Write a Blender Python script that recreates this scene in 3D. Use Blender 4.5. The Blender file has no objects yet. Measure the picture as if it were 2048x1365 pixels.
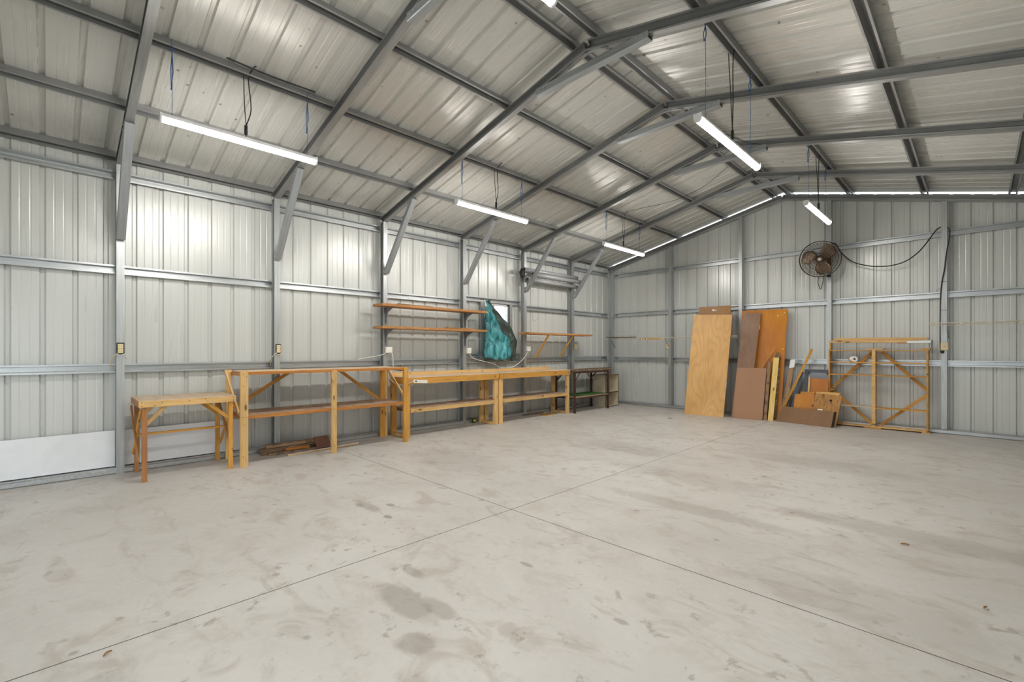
import bpy, bmesh, math, random
from mathutils import Vector as V, Matrix as Mx
random.seed(7)
sc = bpy.context.scene
COL = sc.collection

# ------------------------------------------------------------------ camera, world, exposure
cam = bpy.data.cameras.new('camera'); co = bpy.data.objects.new('camera', cam); COL.objects.link(co)
cam.sensor_width = 36; cam.lens = 929.2/2048*36; cam.shift_y = 18.0/2048; cam.clip_start = .02
co.location = (6.3745, -9.8288, 1.3); co.rotation_euler = (math.pi/2, 0, math.radians(45.107))
sc.camera = co
w = bpy.data.worlds.new('sky'); sc.world = w; w.use_nodes = True
bg = w.node_tree.nodes['Background']; bg.inputs[0].default_value = (.90, .96, 1, 1); bg.inputs[1].default_value = 2.6
sc.view_settings.view_transform = 'Standard'; sc.view_settings.look = 'None'
sc.view_settings.exposure = 0.05; sc.view_settings.gamma = 1; sc.view_settings.use_curve_mapping = False
sc.cycles.max_bounces = 10; sc.cycles.diffuse_bounces = 6; sc.cycles.glossy_bounces = 4
sc.cycles.sample_clamp_indirect = 6.0; sc.cycles.use_denoising = True
LAMP = 132.0

# ------------------------------------------------------------------ helpers
def tag(o, label=None, cat=None, group=None, kind=None):
    if label: o['label'] = label
    if cat: o['category'] = cat
    if group: o['group'] = group
    if kind: o['kind'] = kind
    return o
def thing(name, loc, label=None, cat=None, group=None, kind=None):
    o = bpy.data.objects.new(name, None); COL.objects.link(o); o.location = loc
    o.empty_display_size = .1
    return tag(o, label, cat, group, kind)
def wm(o):
    if o.parent is None: return o.matrix_basis.copy()
    return wm(o.parent) @ o.matrix_basis
def put(name, bm, mat, M=None, parent=None):
    me = bpy.data.meshes.new(name)
    bmesh.ops.recalc_face_normals(bm, faces=bm.faces)
    bm.to_mesh(me); bm.free()
    for m in (mat if isinstance(mat, (list, tuple)) else [mat]): me.materials.append(m)
    o = bpy.data.objects.new(name, me); COL.objects.link(o)
    M = M or Mx.Identity(4)
    if parent is not None:
        o.parent = parent; o.matrix_basis = wm(parent).inverted() @ M
    else: o.matrix_basis = M
    return o
def frame(o, x, z):
    x = V(x).normalized(); z = V(z); z = (z - x*z.dot(x)).normalized(); y = z.cross(x)
    return Mx(((x[0], y[0], z[0], o[0]), (x[1], y[1], z[1], o[1]), (x[2], y[2], z[2], o[2]), (0, 0, 0, 1)))
def addbox(bm, lo, hi, M=None, bev=0):
    vs = [bm.verts.new((x, y, z)) for x in (lo[0], hi[0]) for y in (lo[1], hi[1]) for z in (lo[2], hi[2])]
    fs = [bm.faces.new([vs[i] for i in f]) for f in ((0,1,3,2),(4,6,7,5),(0,4,5,1),(2,3,7,6),(0,2,6,4),(1,5,7,3))]
    if bev:
        es = list({e for f in fs for e in f.edges})
        r = bmesh.ops.bevel(bm, geom=es, offset=bev, segments=1, affect='EDGES')
        vs = list({v for v in r['verts']})
    if M: bmesh.ops.transform(bm, matrix=M, verts=vs)
def box(name, lo, hi, mat, parent=None, bev=.002):
    """axis aligned box, origin at its centre of base"""
    c = V(((lo[0]+hi[0])/2, (lo[1]+hi[1])/2, lo[2])); bm = bmesh.new()
    addbox(bm, V(lo)-c, V(hi)-c, bev=bev)
    return put(name, bm, mat, Mx.Translation(c), parent)
def beam(name, a, b, wd, th, mat, parent=None, up=(0,0,1), bev=.002):
    """timber from a to b; th along up, wd across; grain along local X"""
    a, b = V(a), V(b); bm = bmesh.new(); L = (b-a).length
    addbox(bm, (0, -wd/2, -th/2), (L, wd/2, th/2), bev=bev)
    return put(name, bm, mat, frame(a, b-a, up), parent)
def board(name, BL, BR, TR, TL, th, mat, parent=None, bev=.0015):
    """leaning sheet given by its front corners, thickness goes to the back; grain up"""
    BL, BR, TR, TL = map(V, (BL, BR, TR, TL))
    x = ((TL+TR)/2-(BL+BR)/2); n = (BR-BL).cross(TL-BL)
    M = frame(BL, x, n); I = M.inverted(); bm = bmesh.new()
    ps = [I @ p for p in (BL, BR, TR, TL)]
    f = [bm.verts.new((p.x, p.y, 0)) for p in ps]; g = [bm.verts.new((p.x, p.y, -th)) for p in ps]
    bm.faces.new(f); bm.faces.new(g[::-1])
    for i in range(4): bm.faces.new((f[i], g[i], g[(i+1)%4], f[(i+1)%4]))
    if bev: bmesh.ops.bevel(bm, geom=list(bm.edges), offset=bev, segments=1, affect='EDGES')
    return put(name, bm, mat, M, parent)
def poly_extrude(name, pts, a, b, up, mat, parent=None, closed=True):
    """profile pts (y,z) swept from a to b"""
    a, b = V(a), V(b); L = (b-a).length; bm = bmesh.new()
    A = [bm.verts.new((0, p[0], p[1])) for p in pts]; B = [bm.verts.new((L, p[0], p[1])) for p in pts]
    n = len(pts)
    for i in range(n if closed else n-1): bm.faces.new((A[i], A[(i+1)%n], B[(i+1)%n], B[i]))
    if closed:
        bmesh.ops.triangulate(bm, faces=[bm.faces.new(A), bm.faces.new(B[::-1])])
    return put(name, bm, mat, frame(a, b-a, up), parent)
def offs(path, t):
    """thicken an open 2D path to a closed outline"""
    out, inn = [], []
    for i, p in enumerate(path):
        d = V((0, 0))
        if i > 0: d += (V(path[i])-V(path[i-1])).normalized()
        if i < len(path)-1: d += (V(path[i+1])-V(path[i])).normalized()
        d.normalize(); n = V((-d[1], d[0])); out.append(V(p)+n*t/2); inn.append(V(p)-n*t/2)
    return [tuple(q) for q in out+inn[::-1]]
def csec(name, a, b, up, wd, dp, mat, parent=None, flip=1, t=.003, lip=.014):
    """C section: depth along up, web on local -y*flip side"""
    h = dp/2; s = wd/2*flip
    path = [(s, -h+lip), (s, -h), (-s, -h), (-s, -h*.25), (-s+.004*flip, 0), (-s, h*.25), (-s, h), (s, h), (s, h-lip)]
    return poly_extrude(name, offs(path, t), a, b, up, mat, parent)
def usec(name, a, b, up, wd, dp, mat, parent=None, t=.003):
    """channel whose web is on the side away from up (the room side)"""
    path = [(-wd/2, dp), (-wd/2, .004), (-wd/2+.004, 0), (wd/2-.004, 0), (wd/2, .004), (wd/2, dp)]
    return poly_extrude(name, offs(path, t), a, b, up, mat, parent)
def hat(name, a, b, up, mat, parent=None, wd=.092, dp=.06, screws=0, **k):
    """top hat: brims at z=0 facing the room, crown at z=dp (up = away from the room)"""
    h = wd/2; path = [(-h, .004), (-h, 0), (-h+.016, 0), (-h+.022, dp), (h-.022, dp), (h-.016, 0), (h, 0), (h, .004)]
    pts = offs(path, .0022); a, b = V(a), V(b); L = (b-a).length; bm = bmesh.new()
    A = [bm.verts.new((0, p[0], p[1])) for p in pts]; B = [bm.verts.new((L, p[0], p[1])) for p in pts]
    n = len(pts)
    for i in range(n): bm.faces.new((A[i], A[(i+1)%n], B[(i+1)%n], B[i]))
    if screws:
        x = .09
        while x < L-.05:
            bmesh.ops.create_cone(bm, segments=6, radius1=.0035, radius2=.001, depth=.016, matrix=Mx.Translation((x, .004, dp-.008)) @ Mx.Rotation(math.pi, 4, 'X'))
            x += screws
    return put(name, bm, mat, frame(a, b-a, up), parent)
def tube(name, pts, r, mat, parent=None, seg=6, smooth=True, sub=4):
    pts = [V(p) for p in pts]
    if smooth and len(pts) > 2:
        q = []
        for i in range(len(pts)-1):
            p0 = pts[max(i-1, 0)]; p1 = pts[i]; p2 = pts[i+1]; p3 = pts[min(i+2, len(pts)-1)]
            for k in range(sub):
                t = k/sub
                q.append(.5*((2*p1)+(p2-p0)*t+(2*p0-5*p1+4*p2-p3)*t*t+(3*p1-3*p2+p3-p0)*t**3))
        pts = q+[pts[-1]]
    c = pts[0].copy(); bm = bmesh.new(); addtube(bm, [p-c for p in pts], r, seg)
    return put(name, bm, mat, Mx.Translation(c), parent)
def addtube(bm, pts, r, seg=6, closed=False):
    rings = []; n = len(pts); ref = V((.13, .27, .95))
    for i, p in enumerate(pts):
        d = (pts[(i+1) % n]-pts[i-1]) if closed else (pts[min(i+1, n-1)]-pts[max(i-1, 0)])
        d.normalize(); u = d.cross(ref)
        if u.length < .05: u = d.cross(V((1, 0, 0)))
        u.normalize(); v = d.cross(u)
        rr = r[i] if isinstance(r, (list, tuple)) else r
        rings.append([bm.verts.new(p+(u*math.cos(2*math.pi*k/seg)+v*math.sin(2*math.pi*k/seg))*rr) for k in range(seg)])
    for i in range(n if closed else n-1):
        A, B = rings[i], rings[(i+1) % n]
        for k in range(seg): bm.faces.new((A[k], A[(k+1) % seg], B[(k+1) % seg], B[k])).smooth = True
    if not closed: bm.faces.new(rings[0][::-1]); bm.faces.new(rings[-1])
def cyl(name, a, b, r, mat, parent=None, seg=20, hollow=0):
    a, b = V(a), V(b); L = (b-a).length; bm = bmesh.new()
    prof = [(0, r), (L, r)] if not hollow else None
    if hollow:
        rs = [(0, r), (L, r), (L, r-hollow), (0, r-hollow)]
        R = [[bm.verts.new((x, q*math.cos(2*math.pi*k/seg), q*math.sin(2*math.pi*k/seg))) for k in range(seg)] for x, q in rs]
        for i in range(4):
            for k in range(seg):
                f = bm.faces.new((R[i][k], R[i][(k+1) % seg], R[(i+1) % 4][(k+1) % seg], R[(i+1) % 4][k])); f.smooth = i in (0, 2)
    else:
        R = [[bm.verts.new((x, q*math.cos(2*math.pi*k/seg), q*math.sin(2*math.pi*k/seg))) for k in range(seg)] for x, q in prof]
        for k in range(seg): bm.faces.new((R[0][k], R[0][(k+1) % seg], R[1][(k+1) % seg], R[1][k])).smooth = True
        bm.faces.new(R[0]); bm.faces.new(R[1][::-1])
    d = (b-a).normalized()
    return put(name, bm, mat, frame(a, b-a, (0, 0, 1) if abs(d.z) < .9 else (1, 0, 0)), parent)

# ------------------------------------------------------------------ materials
def base(name, rough=.5, metal=0, spec=.5):
    m = bpy.data.materials.new(name); m.use_nodes = True; N = m.node_tree.nodes; L = m.node_tree.links
    b = N['Principled BSDF']; b.inputs['Roughness'].default_value = rough; b.inputs['Metallic'].default_value = metal
    b.inputs['Specular IOR Level'].default_value = spec
    return m, N, L, b
def mix(N, L, fac, a, b, mode='MIX'):
    n = N.new('ShaderNodeMix'); n.data_type = 'RGBA'; n.blend_type = mode
    for s, v in ((0, fac), (6, a), (7, b)):
        if hasattr(v, 'is_linked') or isinstance(v, bpy.types.NodeSocket): L.new(v, n.inputs[s])
        else: n.inputs[s].default_value = v if s == 0 else (*v, 1)
    return n.outputs[2]
def ramp(N, L, src, p0, p1):
    n = N.new('ShaderNodeMapRange'); n.inputs[1].default_value = p0; n.inputs[2].default_value = p1; L.new(src, n.inputs[0]); return n.outputs[0]
def noise(N, L, vec, scale, detail=4, dist=0, rough=.5):
    n = N.new('ShaderNodeTexNoise'); n.inputs['Scale'].default_value = scale; n.inputs['Detail'].default_value = detail
    n.inputs['Distortion'].default_value = dist; n.inputs['Roughness'].default_value = rough
    if vec is not None: L.new(vec, n.inputs['Vector'])
    return n.outputs[0]
def mapping(N, L, vec, scale, offset=None):
    n = N.new('ShaderNodeMapping'); n.inputs['Scale'].default_value = scale; L.new(vec, n.inputs['Vector'])
    if offset is not None: L.new(offset, n.inputs['Location'])
    return n.outputs[0]
def mth(N, L, op, a, b=None):
    n = N.new('ShaderNodeMath'); n.operation = op
    for i, v in enumerate((a, b)):
        if v is None: continue
        if isinstance(v, bpy.types.NodeSocket): L.new(v, n.inputs[i])
        else: n.inputs[i].default_value = v
    return n.outputs[0]
def objvec(N, L):
    t = N.new('ShaderNodeTexCoord'); oi = N.new('ShaderNodeObjectInfo')
    r = mth(N, L, 'MULTIPLY', oi.outputs['Random'], 37.0); c = N.new('ShaderNodeCombineXYZ')
    for i in range(3): L.new(r, c.inputs[i])
    return t.outputs['Object'], c.outputs[0], oi.outputs['Random']
def bump(N, L, b, h, s, d=.01):
    n = N.new('ShaderNodeBump'); n.inputs['Strength'].default_value = s; n.inputs['Distance'].default_value = d
    L.new(h, n.inputs['Height']); L.new(n.outputs[0], b.inputs['Normal'])
def wood(name, c1, c2, rough=.55, grain=1.0, knots=True, stain=None, rnd=.25, ss=1.2):
    m, N, L, b = base(name, rough, spec=.35); o, off, R = objvec(N, L)
    v = mapping(N, L, o, (1.1, 22*grain, 22*grain), off); g = noise(N, L, v, 1.6, 5, 1.2)
    v2 = mapping(N, L, o, (2.5, 9, 9), off); g2 = noise(N, L, v2, 1.1, 2, .6)
    col = mix(N, L, ramp(N, L, g, .3, .72), c1, c2)
    col = mix(N, L, mth(N, L, 'MULTIPLY', ramp(N, L, g2, .45, .75), .45), col, tuple(x*.62 for x in c2))
    if knots:
        vo = N.new('ShaderNodeTexVoronoi'); vo.inputs['Scale'].default_value = 1; L.new(mapping(N, L, o, (3.2, 9, 9), off), vo.inputs['Vector'])
        col = mix(N, L, mth(N, L, 'MULTIPLY', ramp(N, L, vo.outputs[0], .16, .07), .8), col, (.07, .03, .012))
    if stain:
        s = noise(N, L, mapping(N, L, o, (3, 5, 5), off), ss, 6, .8)
        col = mix(N, L, mth(N, L, 'MULTIPLY', ramp(N, L, s, .5, .68), .75), col, stain)
    hs = N.new('ShaderNodeHueSaturation'); L.new(col, hs.inputs['Color']); L.new(mth(N, L, 'ADD', mth(N, L, 'MULTIPLY', R, rnd), 1-rnd/2), hs.inputs['Value'])
    L.new(hs.outputs[0], b.inputs['Base Color']); bump(N, L, b, g, .25, .004)
    return m
def plain(name, c, rough=.5, metal=0, var=.12, spec=.5, sc_=8):
    m, N, L, b = base(name, rough, metal, spec); o, off, R = objvec(N, L)
    n = noise(N, L, mapping(N, L, o, (1, 1, 1), off), sc_, 4)
    L.new(mix(N, L, ramp(N, L, n, .3, .7), tuple(x*(1-var) for x in c), tuple(min(1, x*(1+var)) for x in c)), b.inputs['Base Color'])
    return m
def galv(name, c, rough, metal=.75, streak=(2, 30, 30)):
    m, N, L, b = base(name, rough, metal); o, off, R = objvec(N, L)
    n = noise(N, L, mapping(N, L, o, streak, off), 1.5, 4); n2 = noise(N, L, mapping(N, L, o, (9, 9, 9), off), 2.5, 5)
    col = mix(N, L, ramp(N, L, n, .3, .7), tuple(x*.85 for x in c), tuple(min(1, x*1.1) for x in c))
    col = mix(N, L, mth(N, L, 'MULTIPLY', ramp(N, L, n2, .5, .7), .12), col, tuple(x*.8 for x in c))
    L.new(col, b.inputs['Base Color']); L.new(mth(N, L, 'ADD', mth(N, L, 'MULTIPLY', n2, .1), rough-.05), b.inputs['Roughness'])
    return m
def sheet_mat(name, c, rough, axis, metal=.15, specks=0):
    """painted steel sheet seen from its back coat: faint streaks along the ribs"""
    m, N, L, b = base(name, rough, metal); o, off, R = objvec(N, L)
    s = {'z': (5, 5, .3), 'x': (.3, 5, .3)}[axis]
    n = noise(N, L, mapping(N, L, o, s), 1.6, 5); n2 = noise(N, L, o, .9, 4)
    col = mix(N, L, ramp(N, L, n, .25, .75), tuple(x*.98 for x in c), tuple(min(1, x*1.02) for x in c))
    col = mix(N, L, mth(N, L, 'MULTIPLY', ramp(N, L, n2, .45, .75), .16), col, (c[0]*.82, c[1]*.8, c[2]*.74))
    if specks:
        vo = N.new('ShaderNodeTexVoronoi'); vo.inputs['Scale'].default_value = 5.5; vo.inputs['Randomness'].default_value = 1; L.new(o, vo.inputs['Vector'])
        big = noise(N, L, o, 1.1, 3); k = noise(N, L, o, 60, 2)
        f = ramp(N, L, mth(N, L, 'ADD', vo.outputs[0], mth(N, L, 'MULTIPLY', k, .06)), .125, .08)
        col = mix(N, L, mth(N, L, 'MULTIPLY', f, mth(N, L, 'MULTIPLY', ramp(N, L, big, .38, .52), specks)), col, (.16, .13, .09))
    L.new(col, b.inputs['Base Color']); L.new(mth(N, L, 'ADD', mth(N, L, 'MULTIPLY', n, .16), rough-.08), b.inputs['Roughness'])
    wv = noise(N, L, mapping(N, L, o, {'z': (3, 3, .6), 'x': (.6, 3, .6)}[axis]), 1.3, 2); bump(N, L, b, wv, .14, .02)
    return m
def floor_mat():
    m, N, L, b = base('concrete', .5, spec=.45); t = N.new('ShaderNodeTexCoord'); o = t.outputs['Object']
    sp = N.new('ShaderNodeSeparateXYZ'); L.new(o, sp.inputs[0]); X, Y = sp.outputs[0], sp.outputs[1]
    n1 = noise(N, L, o, .7, 6, .6, .6); n2 = noise(N, L, o, 3.2, 8, .4, .65); n3 = noise(N, L, o, 22, 6, 0, .7); n4 = noise(N, L, o, 8, 5, .3, .62)
    col = mix(N, L, ramp(N, L, n1, .32, .68), (.45, .425, .39), (.55, .53, .495))
    col = mix(N, L, mth(N, L, 'MULTIPLY', ramp(N, L, n2, .52, .66), .55), col, (.41, .355, .30))
    col = mix(N, L, mth(N, L, 'MULTIPLY', ramp(N, L, n3, .35, .75), .3), col, (.63, .615, .58))
    # trowel and tyre streaks
    st = noise(N, L, mapping(N, L, o, (2.0, 3.6, 1)), 1.1, 7, 1.2, .62)
    col = mix(N, L, mth(N, L, 'MULTIPLY', ramp(N, L, st, .54, .66), .55), col, (.36, .31, .26))
    # small dark grease marks
    mk = mth(N, L, 'MULTIPLY', ramp(N, L, n4, .60, .66), ramp(N, L, n1, .44, .56))
    col = mix(N, L, mth(N, L, 'MULTIPLY', mk, .6), col, (.25, .215, .175))
    vo = N.new('ShaderNodeTexVoronoi'); vo.inputs['Scale'].default_value = 2.3; L.new(o, vo.inputs['Vector'])
    f = ramp(N, L, mth(N, L, 'ADD', vo.outputs[0], mth(N, L, 'MULTIPLY', n4, .12)), .115, .085)
    col = mix(N, L, mth(N, L, 'MULTIPLY', f, .6), col, (.24, .2, .16))
    # named stains: x, y, rx, ry, strength
    for x, y, rx, ry, s in ((4.28, -8.53, .24, .09, .55), (4.45, -8.44, .15, .055, .5), (4.62, -8.68, .09, .075, .5), (4.03, -8.32, .13, .04, .5),
                            (2.78, -7.95, .22, .05, .45), (2.9, -7.8, .05, .03, .75), (3.13, -7.96, .05, .025, .75), (2.72, -7.99, .05, .03, .6),
                            (4.44, -7.78, .05, .02, .7), (5.17, -7.89, .04, .02, .6), (4.7, -6.1, .8, .12, .34), (6.1, -5.55, .9, .16, .36),
                            (5.9, -6.9, .6, .25, .2), (3.0, -4.4, .7, .3, .25), (4.2, -5.2, .9, .25, .22), (2.0, -6.4, .7, .4, .2), (5.1, -3.6, .9, .3, .25)):
        dx = mth(N, L, 'MULTIPLY', mth(N, L, 'SUBTRACT', X, x), 1/rx); dy = mth(N, L, 'MULTIPLY', mth(N, L, 'SUBTRACT', Y, y), 1/ry)
        d = mth(N, L, 'SQRT', mth(N, L, 'ADD', mth(N, L, 'MULTIPLY', dx, dx), mth(N, L, 'MULTIPLY', dy, dy)))
        d = mth(N, L, 'ADD', d, mth(N, L, 'MULTIPLY', mth(N, L, 'SUBTRACT', n4, .5), 1.3))
        col = mix(N, L, mth(N, L, 'MULTIPLY', ramp(N, L, d, 1.15, .75), s), col, (.25, .22, .185))
    # sawn joints
    j = mth(N, L, 'MINIMUM', mth(N, L, 'ABSOLUTE', mth(N, L, 'SUBTRACT', X, 3.688)), mth(N, L, 'ABSOLUTE', mth(N, L, 'ADD', Y, 7.16)))
    col = mix(N, L, ramp(N, L, mth(N, L, 'ADD', j, mth(N, L, 'MULTIPLY', mth(N, L, 'SUBTRACT', n3, .5), .002)), .0042, .0028), col, (.05, .045, .04))
    L.new(col, b.inputs['Base Color']); L.new(mth(N, L, 'ADD', mth(N, L, 'MULTIPLY', n2, .3), .34), b.inputs['Roughness'])
    bump(N, L, b, n3, .12, .004)
    return m
def ply_mat(name, c1, c2, dark=.5, rough=.45):
    m, N, L, b = base(name, rough, spec=.4); o, off, R = objvec(N, L)
    v = mapping(N, L, o, (.75, 2.6, 1), off); n = noise(N, L, v, .9, 1.0, .25)
    s = mth(N, L, 'SINE', mth(N, L, 'MULTIPLY', n, 85.0)); g = noise(N, L, mapping(N, L, o, (2, 60, 60), off), 1.5, 4)
    bl = noise(N, L, mapping(N, L, o, (1.3, 2, 1), off), 1.4, 3)
    col = mix(N, L, ramp(N, L, bl, .3, .7), c1, c2)
    col = mix(N, L, mth(N, L, 'MULTIPLY', ramp(N, L, s, -.2, 1), .22*dark), col, tuple(x*.55 for x in c1))
    col = mix(N, L, mth(N, L, 'MULTIPLY', ramp(N, L, g, .4, .75), .28), col, tuple(x*.6 for x in c1))
    L.new(col, b.inputs['Base Color']); return m
def emit(name, c, s):
    m, N, L, b = base(name, .4); b.inputs['Base Color'].default_value = (.9, .9, .9, 1)
    b.inputs['Emission Color'].default_value = (*c, 1); b.inputs['Emission Strength'].default_value = s; return m

M_floor = floor_mat()
M_wall = sheet_mat('wall_sheet', (.575, .59, .565), .30, 'z', .12)
M_roof = sheet_mat('roof_sheet', (.53, .525, .49), .27, 'x', .12, specks=.9)
M_steel = galv('galvanised_frame', (.33, .335, .33), .42, .6)
M_col = galv('galvanised_column', (.45, .47, .47), .38, .7)
M_girt = galv('galvanised_girt', (.54, .565, .575), .3, .8)
M_brace = galv('galvanised_brace', (.36, .385, .40), .42, .6)
M_bolt = plain('bolt', (.5, .5, .5), .3, .9)
M_pine = wood('pine', (.76, .51, .22), (.60, .36, .13))
M_pine2 = wood('pine_honey', (.68, .36, .075), (.47, .22, .04))
M_orange = wood('stained_orange', (.55, .24, .055), (.38, .14, .03), knots=False, rough=.4)
M_leg = wood('reddish_leg', (.42, .2, .075), (.30, .13, .05))
M_topply = wood('worn_ply', (.68, .53, .38), (.60, .46, .32), .7, .5, False, (.46, .36, .26))
M_shelfply = wood('dusty_shelf', (.42, .29, .2), (.29, .19, .125), .7, .5, False, (.5, .4, .3))
M_plank = wood('shelf_plank', (.50, .25, .085), (.32, .14, .045), .5, .8)
M_olddark = wood('old_dark_timber', (.22, .14, .085), (.10, .06, .035), .75, 1, False, (.42, .36, .28))
M_old = wood('weathered_timber', (.42, .28, .17), (.24, .14, .075), .75, 1, False, (.07, .05, .035), ss=3)
M_door = ply_mat('pale_ply', (.62, .34, .11), (.74, .45, .18), 1.0)
M_brownply = ply_mat('brown_ply', (.27, .12, .03), (.36, .18, .05), .7)
M_umber = ply_mat('umber_board', (.19, .10, .055), (.30, .175, .105), .35, .35)
M_orpanel = ply_mat('orange_panel', (.47, .15, .008), (.64, .26, .018), .5, .3)
M_pink = plain('pinkish_hardboard', (.37, .205, .12), .6, 0, .06, .3, 2)
M_brown = ply_mat('brown_hardboard', (.22, .12, .058), (.28, .155, .075), .15, .5)
M_yellow = wood('yellow_pine', (.80, .60, .22), (.68, .47, .14), .6, .5)
M_osb = plain('chipboard_edge', (.66, .4, .14), .8, 0, .45, .3, 60)
M_white = plain('white_board', (.76, .78, .80), .35, 0, .03)
M_whitepl = plain('white_plastic', (.75, .74, .68), .4, 0, .04)
M_cream = plain('cream_plastic', (.72, .6, .36), .4, 0, .06)
M_creampan = plain('cream_panel', (.56, .49, .35), .5, 0, .1)
M_black = plain('black_rubber', (.018, .018, .018), .5, 0, .2)
M_darkedge = plain('dark_edge', (.035, .028, .02), .6)
M_rust = plain('rusty_angle', (.085, .045, .03), .55, .3, .35, .5, 25)
M_brk = plain('bracket_steel', (.22, .22, .23), .45, .6)
M_pipe = plain('grey_pipe', (.34, .35, .36), .3, .1, .06)
M_blue = plain('blue_cord', (.03, .12, .32), .7)
M_wirewh = plain('coated_wire', (.62, .56, .42), .5, 0, .1)
M_fan = plain('fan_guard_wire', (.07, .048, .03), .45, .6, .3)
M_blade = plain('fan_blade', (.25, .18, .125), .32, .6, .3, .5, 12)
M_green = plain('green_mesh', (.05, .13, .035), .8, 0, .6, .3, 70)
M_greyblue = plain('grey_blue_steel', (.22, .245, .27), .5, .2)
M_bluedark = plain('dark_blue_steel', (.075, .088, .11), .5, .2)
M_lime = plain('lime_tape', (.42, .6, .03), .4)
M_alu = galv('window_aluminium', (.7, .7, .7), .35, .7)
M_led = emit('led_diffuser', (1, .965, .915), LAMP)
M_batten = plain('batten_white', (.8, .8, .8), .4)
M_paper = plain('paper_roll', (.82, .81, .78), .8, 0, .03)
M_ground = plain('outside_gravel', (.38, .37, .33), .9, 0, .2)
M_leaf = plain('dry_leaf', (.33, .17, .04), .7)
gm, N_, L_, b_ = base('window_glass', .03); b_.inputs['Transmission Weight'].default_value = 1; b_.inputs['IOR'].default_value = 1.45
b_.inputs['Base Color'].default_value = (.95, 1, 1, 1); M_glass = gm
def tarp_mat(name, c, trans, rough):
    m, N, L, b = base(name, rough, spec=.6); o, off, R = objvec(N, L)
    n = noise(N, L, mapping(N, L, o, (1, 1.6, .7)), 5, 5, 1.5)
    v = mix(N, L, ramp(N, L, n, .36, .68), tuple(x*.5 for x in c), tuple(min(1, x*1.3+(.16 if c[1] > .2 else 0)) for x in c)); L.new(v, b.inputs['Base Color'])  # teal's noise peaks are lifted: highlights painted into the base colour
    t = N.new('ShaderNodeBsdfTranslucent'); L.new(v, t.inputs[0]); mx = N.new('ShaderNodeMixShader'); mx.inputs[0].default_value = trans
    L.new(b.outputs[0], mx.inputs[1]); L.new(t.outputs[0], mx.inputs[2]); L.new(mx.outputs[0], N['Material Output'].inputs[0])
    bump(N, L, b, n, 1.0, .05); return m
M_teal = tarp_mat('teal_plastic', (.06, .44, .47), .5, .16)
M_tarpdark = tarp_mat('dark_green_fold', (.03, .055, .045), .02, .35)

# ------------------------------------------------------------------ dimensions
S = 1.5495; WID = 7.5; XR = 3.75; ZE = 3.252; ZR = 4.141; SL = (ZR-ZE)/XR
YF = -8*S                     # front gable
def zr(x): return ZE+SL*(x if x <= XR else WID-x)      # underside of the rafters
PITCH = .2365
nrm = V((-SL, 0, 1)).normalized()

# ------------------------------------------------------------------ setting: floor, walls, roof
def struct(o): o['kind'] = 'structure'; return o
bm = bmesh.new(); addbox(bm, (-.19, YF-.19, -.12), (WID+.19, .19, 0)); struct(put('floor', bm, M_floor))
bm = bmesh.new(); addbox(bm, (-60, -60, -.3), (60, 60, -.13)); struct(put('ground', bm, M_ground))

def profile(s0, s1, phase):
    """points (s, depth) of ribbed sheet, depth>0 = away from the room"""
    P = []; k = math.floor((s0-phase)/PITCH)-1
    while phase+k*PITCH < s1+PITCH:
        c = phase+k*PITCH
        P += [(c-.025, 0), (c-.014, .022), (c+.014, .022), (c+.025, 0)]
        for q in (.0827, .1538):
            P += [(c+q-.009, 0), (c+q-.004, .0013), (c+q+.004, .0013), (c+q+.009, 0)]
        k += 1
    return [p for p in P if s0 <= p[0] <= s1]
def wall_sheet(name, s0, s1, phase, top, openings, place, mat):
    P = profile(s0, s1, phase)
    P = [(s0, 0)]+P+[(s1, 0)]
    for o in openings: P += [(o[0], 0), (o[1], 0)]
    P = sorted(set(P)); bm = bmesh.new()
    for (a, da), (b, db) in zip(P, P[1:]):
        mid = (a+b)/2; spans = [(0, None)]
        for o in openings:
            if o[0] <= mid <= o[1]: spans = ([(0, o[2])] if o[2] > 0 else [])+([(o[3], None)])
        for z0, z1 in spans:
            vs = [bm.verts.new(place(a, da, z0)), bm.verts.new(place(b, db, z0)),
                  bm.verts.new(place(b, db, z1 if z1 is not None else top(b))), bm.verts.new(place(a, da, z1 if z1 is not None else top(a)))]
            bm.faces.new(vs)
    bmesh.ops.remove_doubles(bm, verts=bm.verts, dist=1e-5)
    o = put(name, bm, mat); m = o.modifiers.new('thickness', 'SOLIDIFY'); m.thickness = .0012; m.offset = 0
    return struct(o)
WIN = (-4.03, -3.455, 1.215, 2.185)
eave_t = lambda s: 3.375
wall_sheet('wall_left', YF-.165, .165, -8.928, eave_t, [WIN], lambda s, d, z: (-.165-d, s, z), M_wall)
wall_sheet('wall_right', YF-.165, .165, -8.928, eave_t, [(-12.15, -9.45, 0, 2.55)], lambda s, d, z: (WID+.165+d, s, z), M_wall)
gab = lambda s: zr(min(max(s, 0), WID))+(0 if 0 <= s <= WID else SL*-min(abs(s), abs(s-WID)))+(.137 if s < XR else .155)
wall_sheet('wall_back', -.165, WID+.165, 4.894, gab, [], lambda s, d, z: (s, .165+d, z), M_wall)
wall_sheet('wall_front', -.165, WID+.165, 4.894, gab, [(.55, 3.35, 0, 2.6), (4.15, 6.95, 0, 2.6)], lambda s, d, z: (s, YF-.165-d, z), M_wall)
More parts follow.
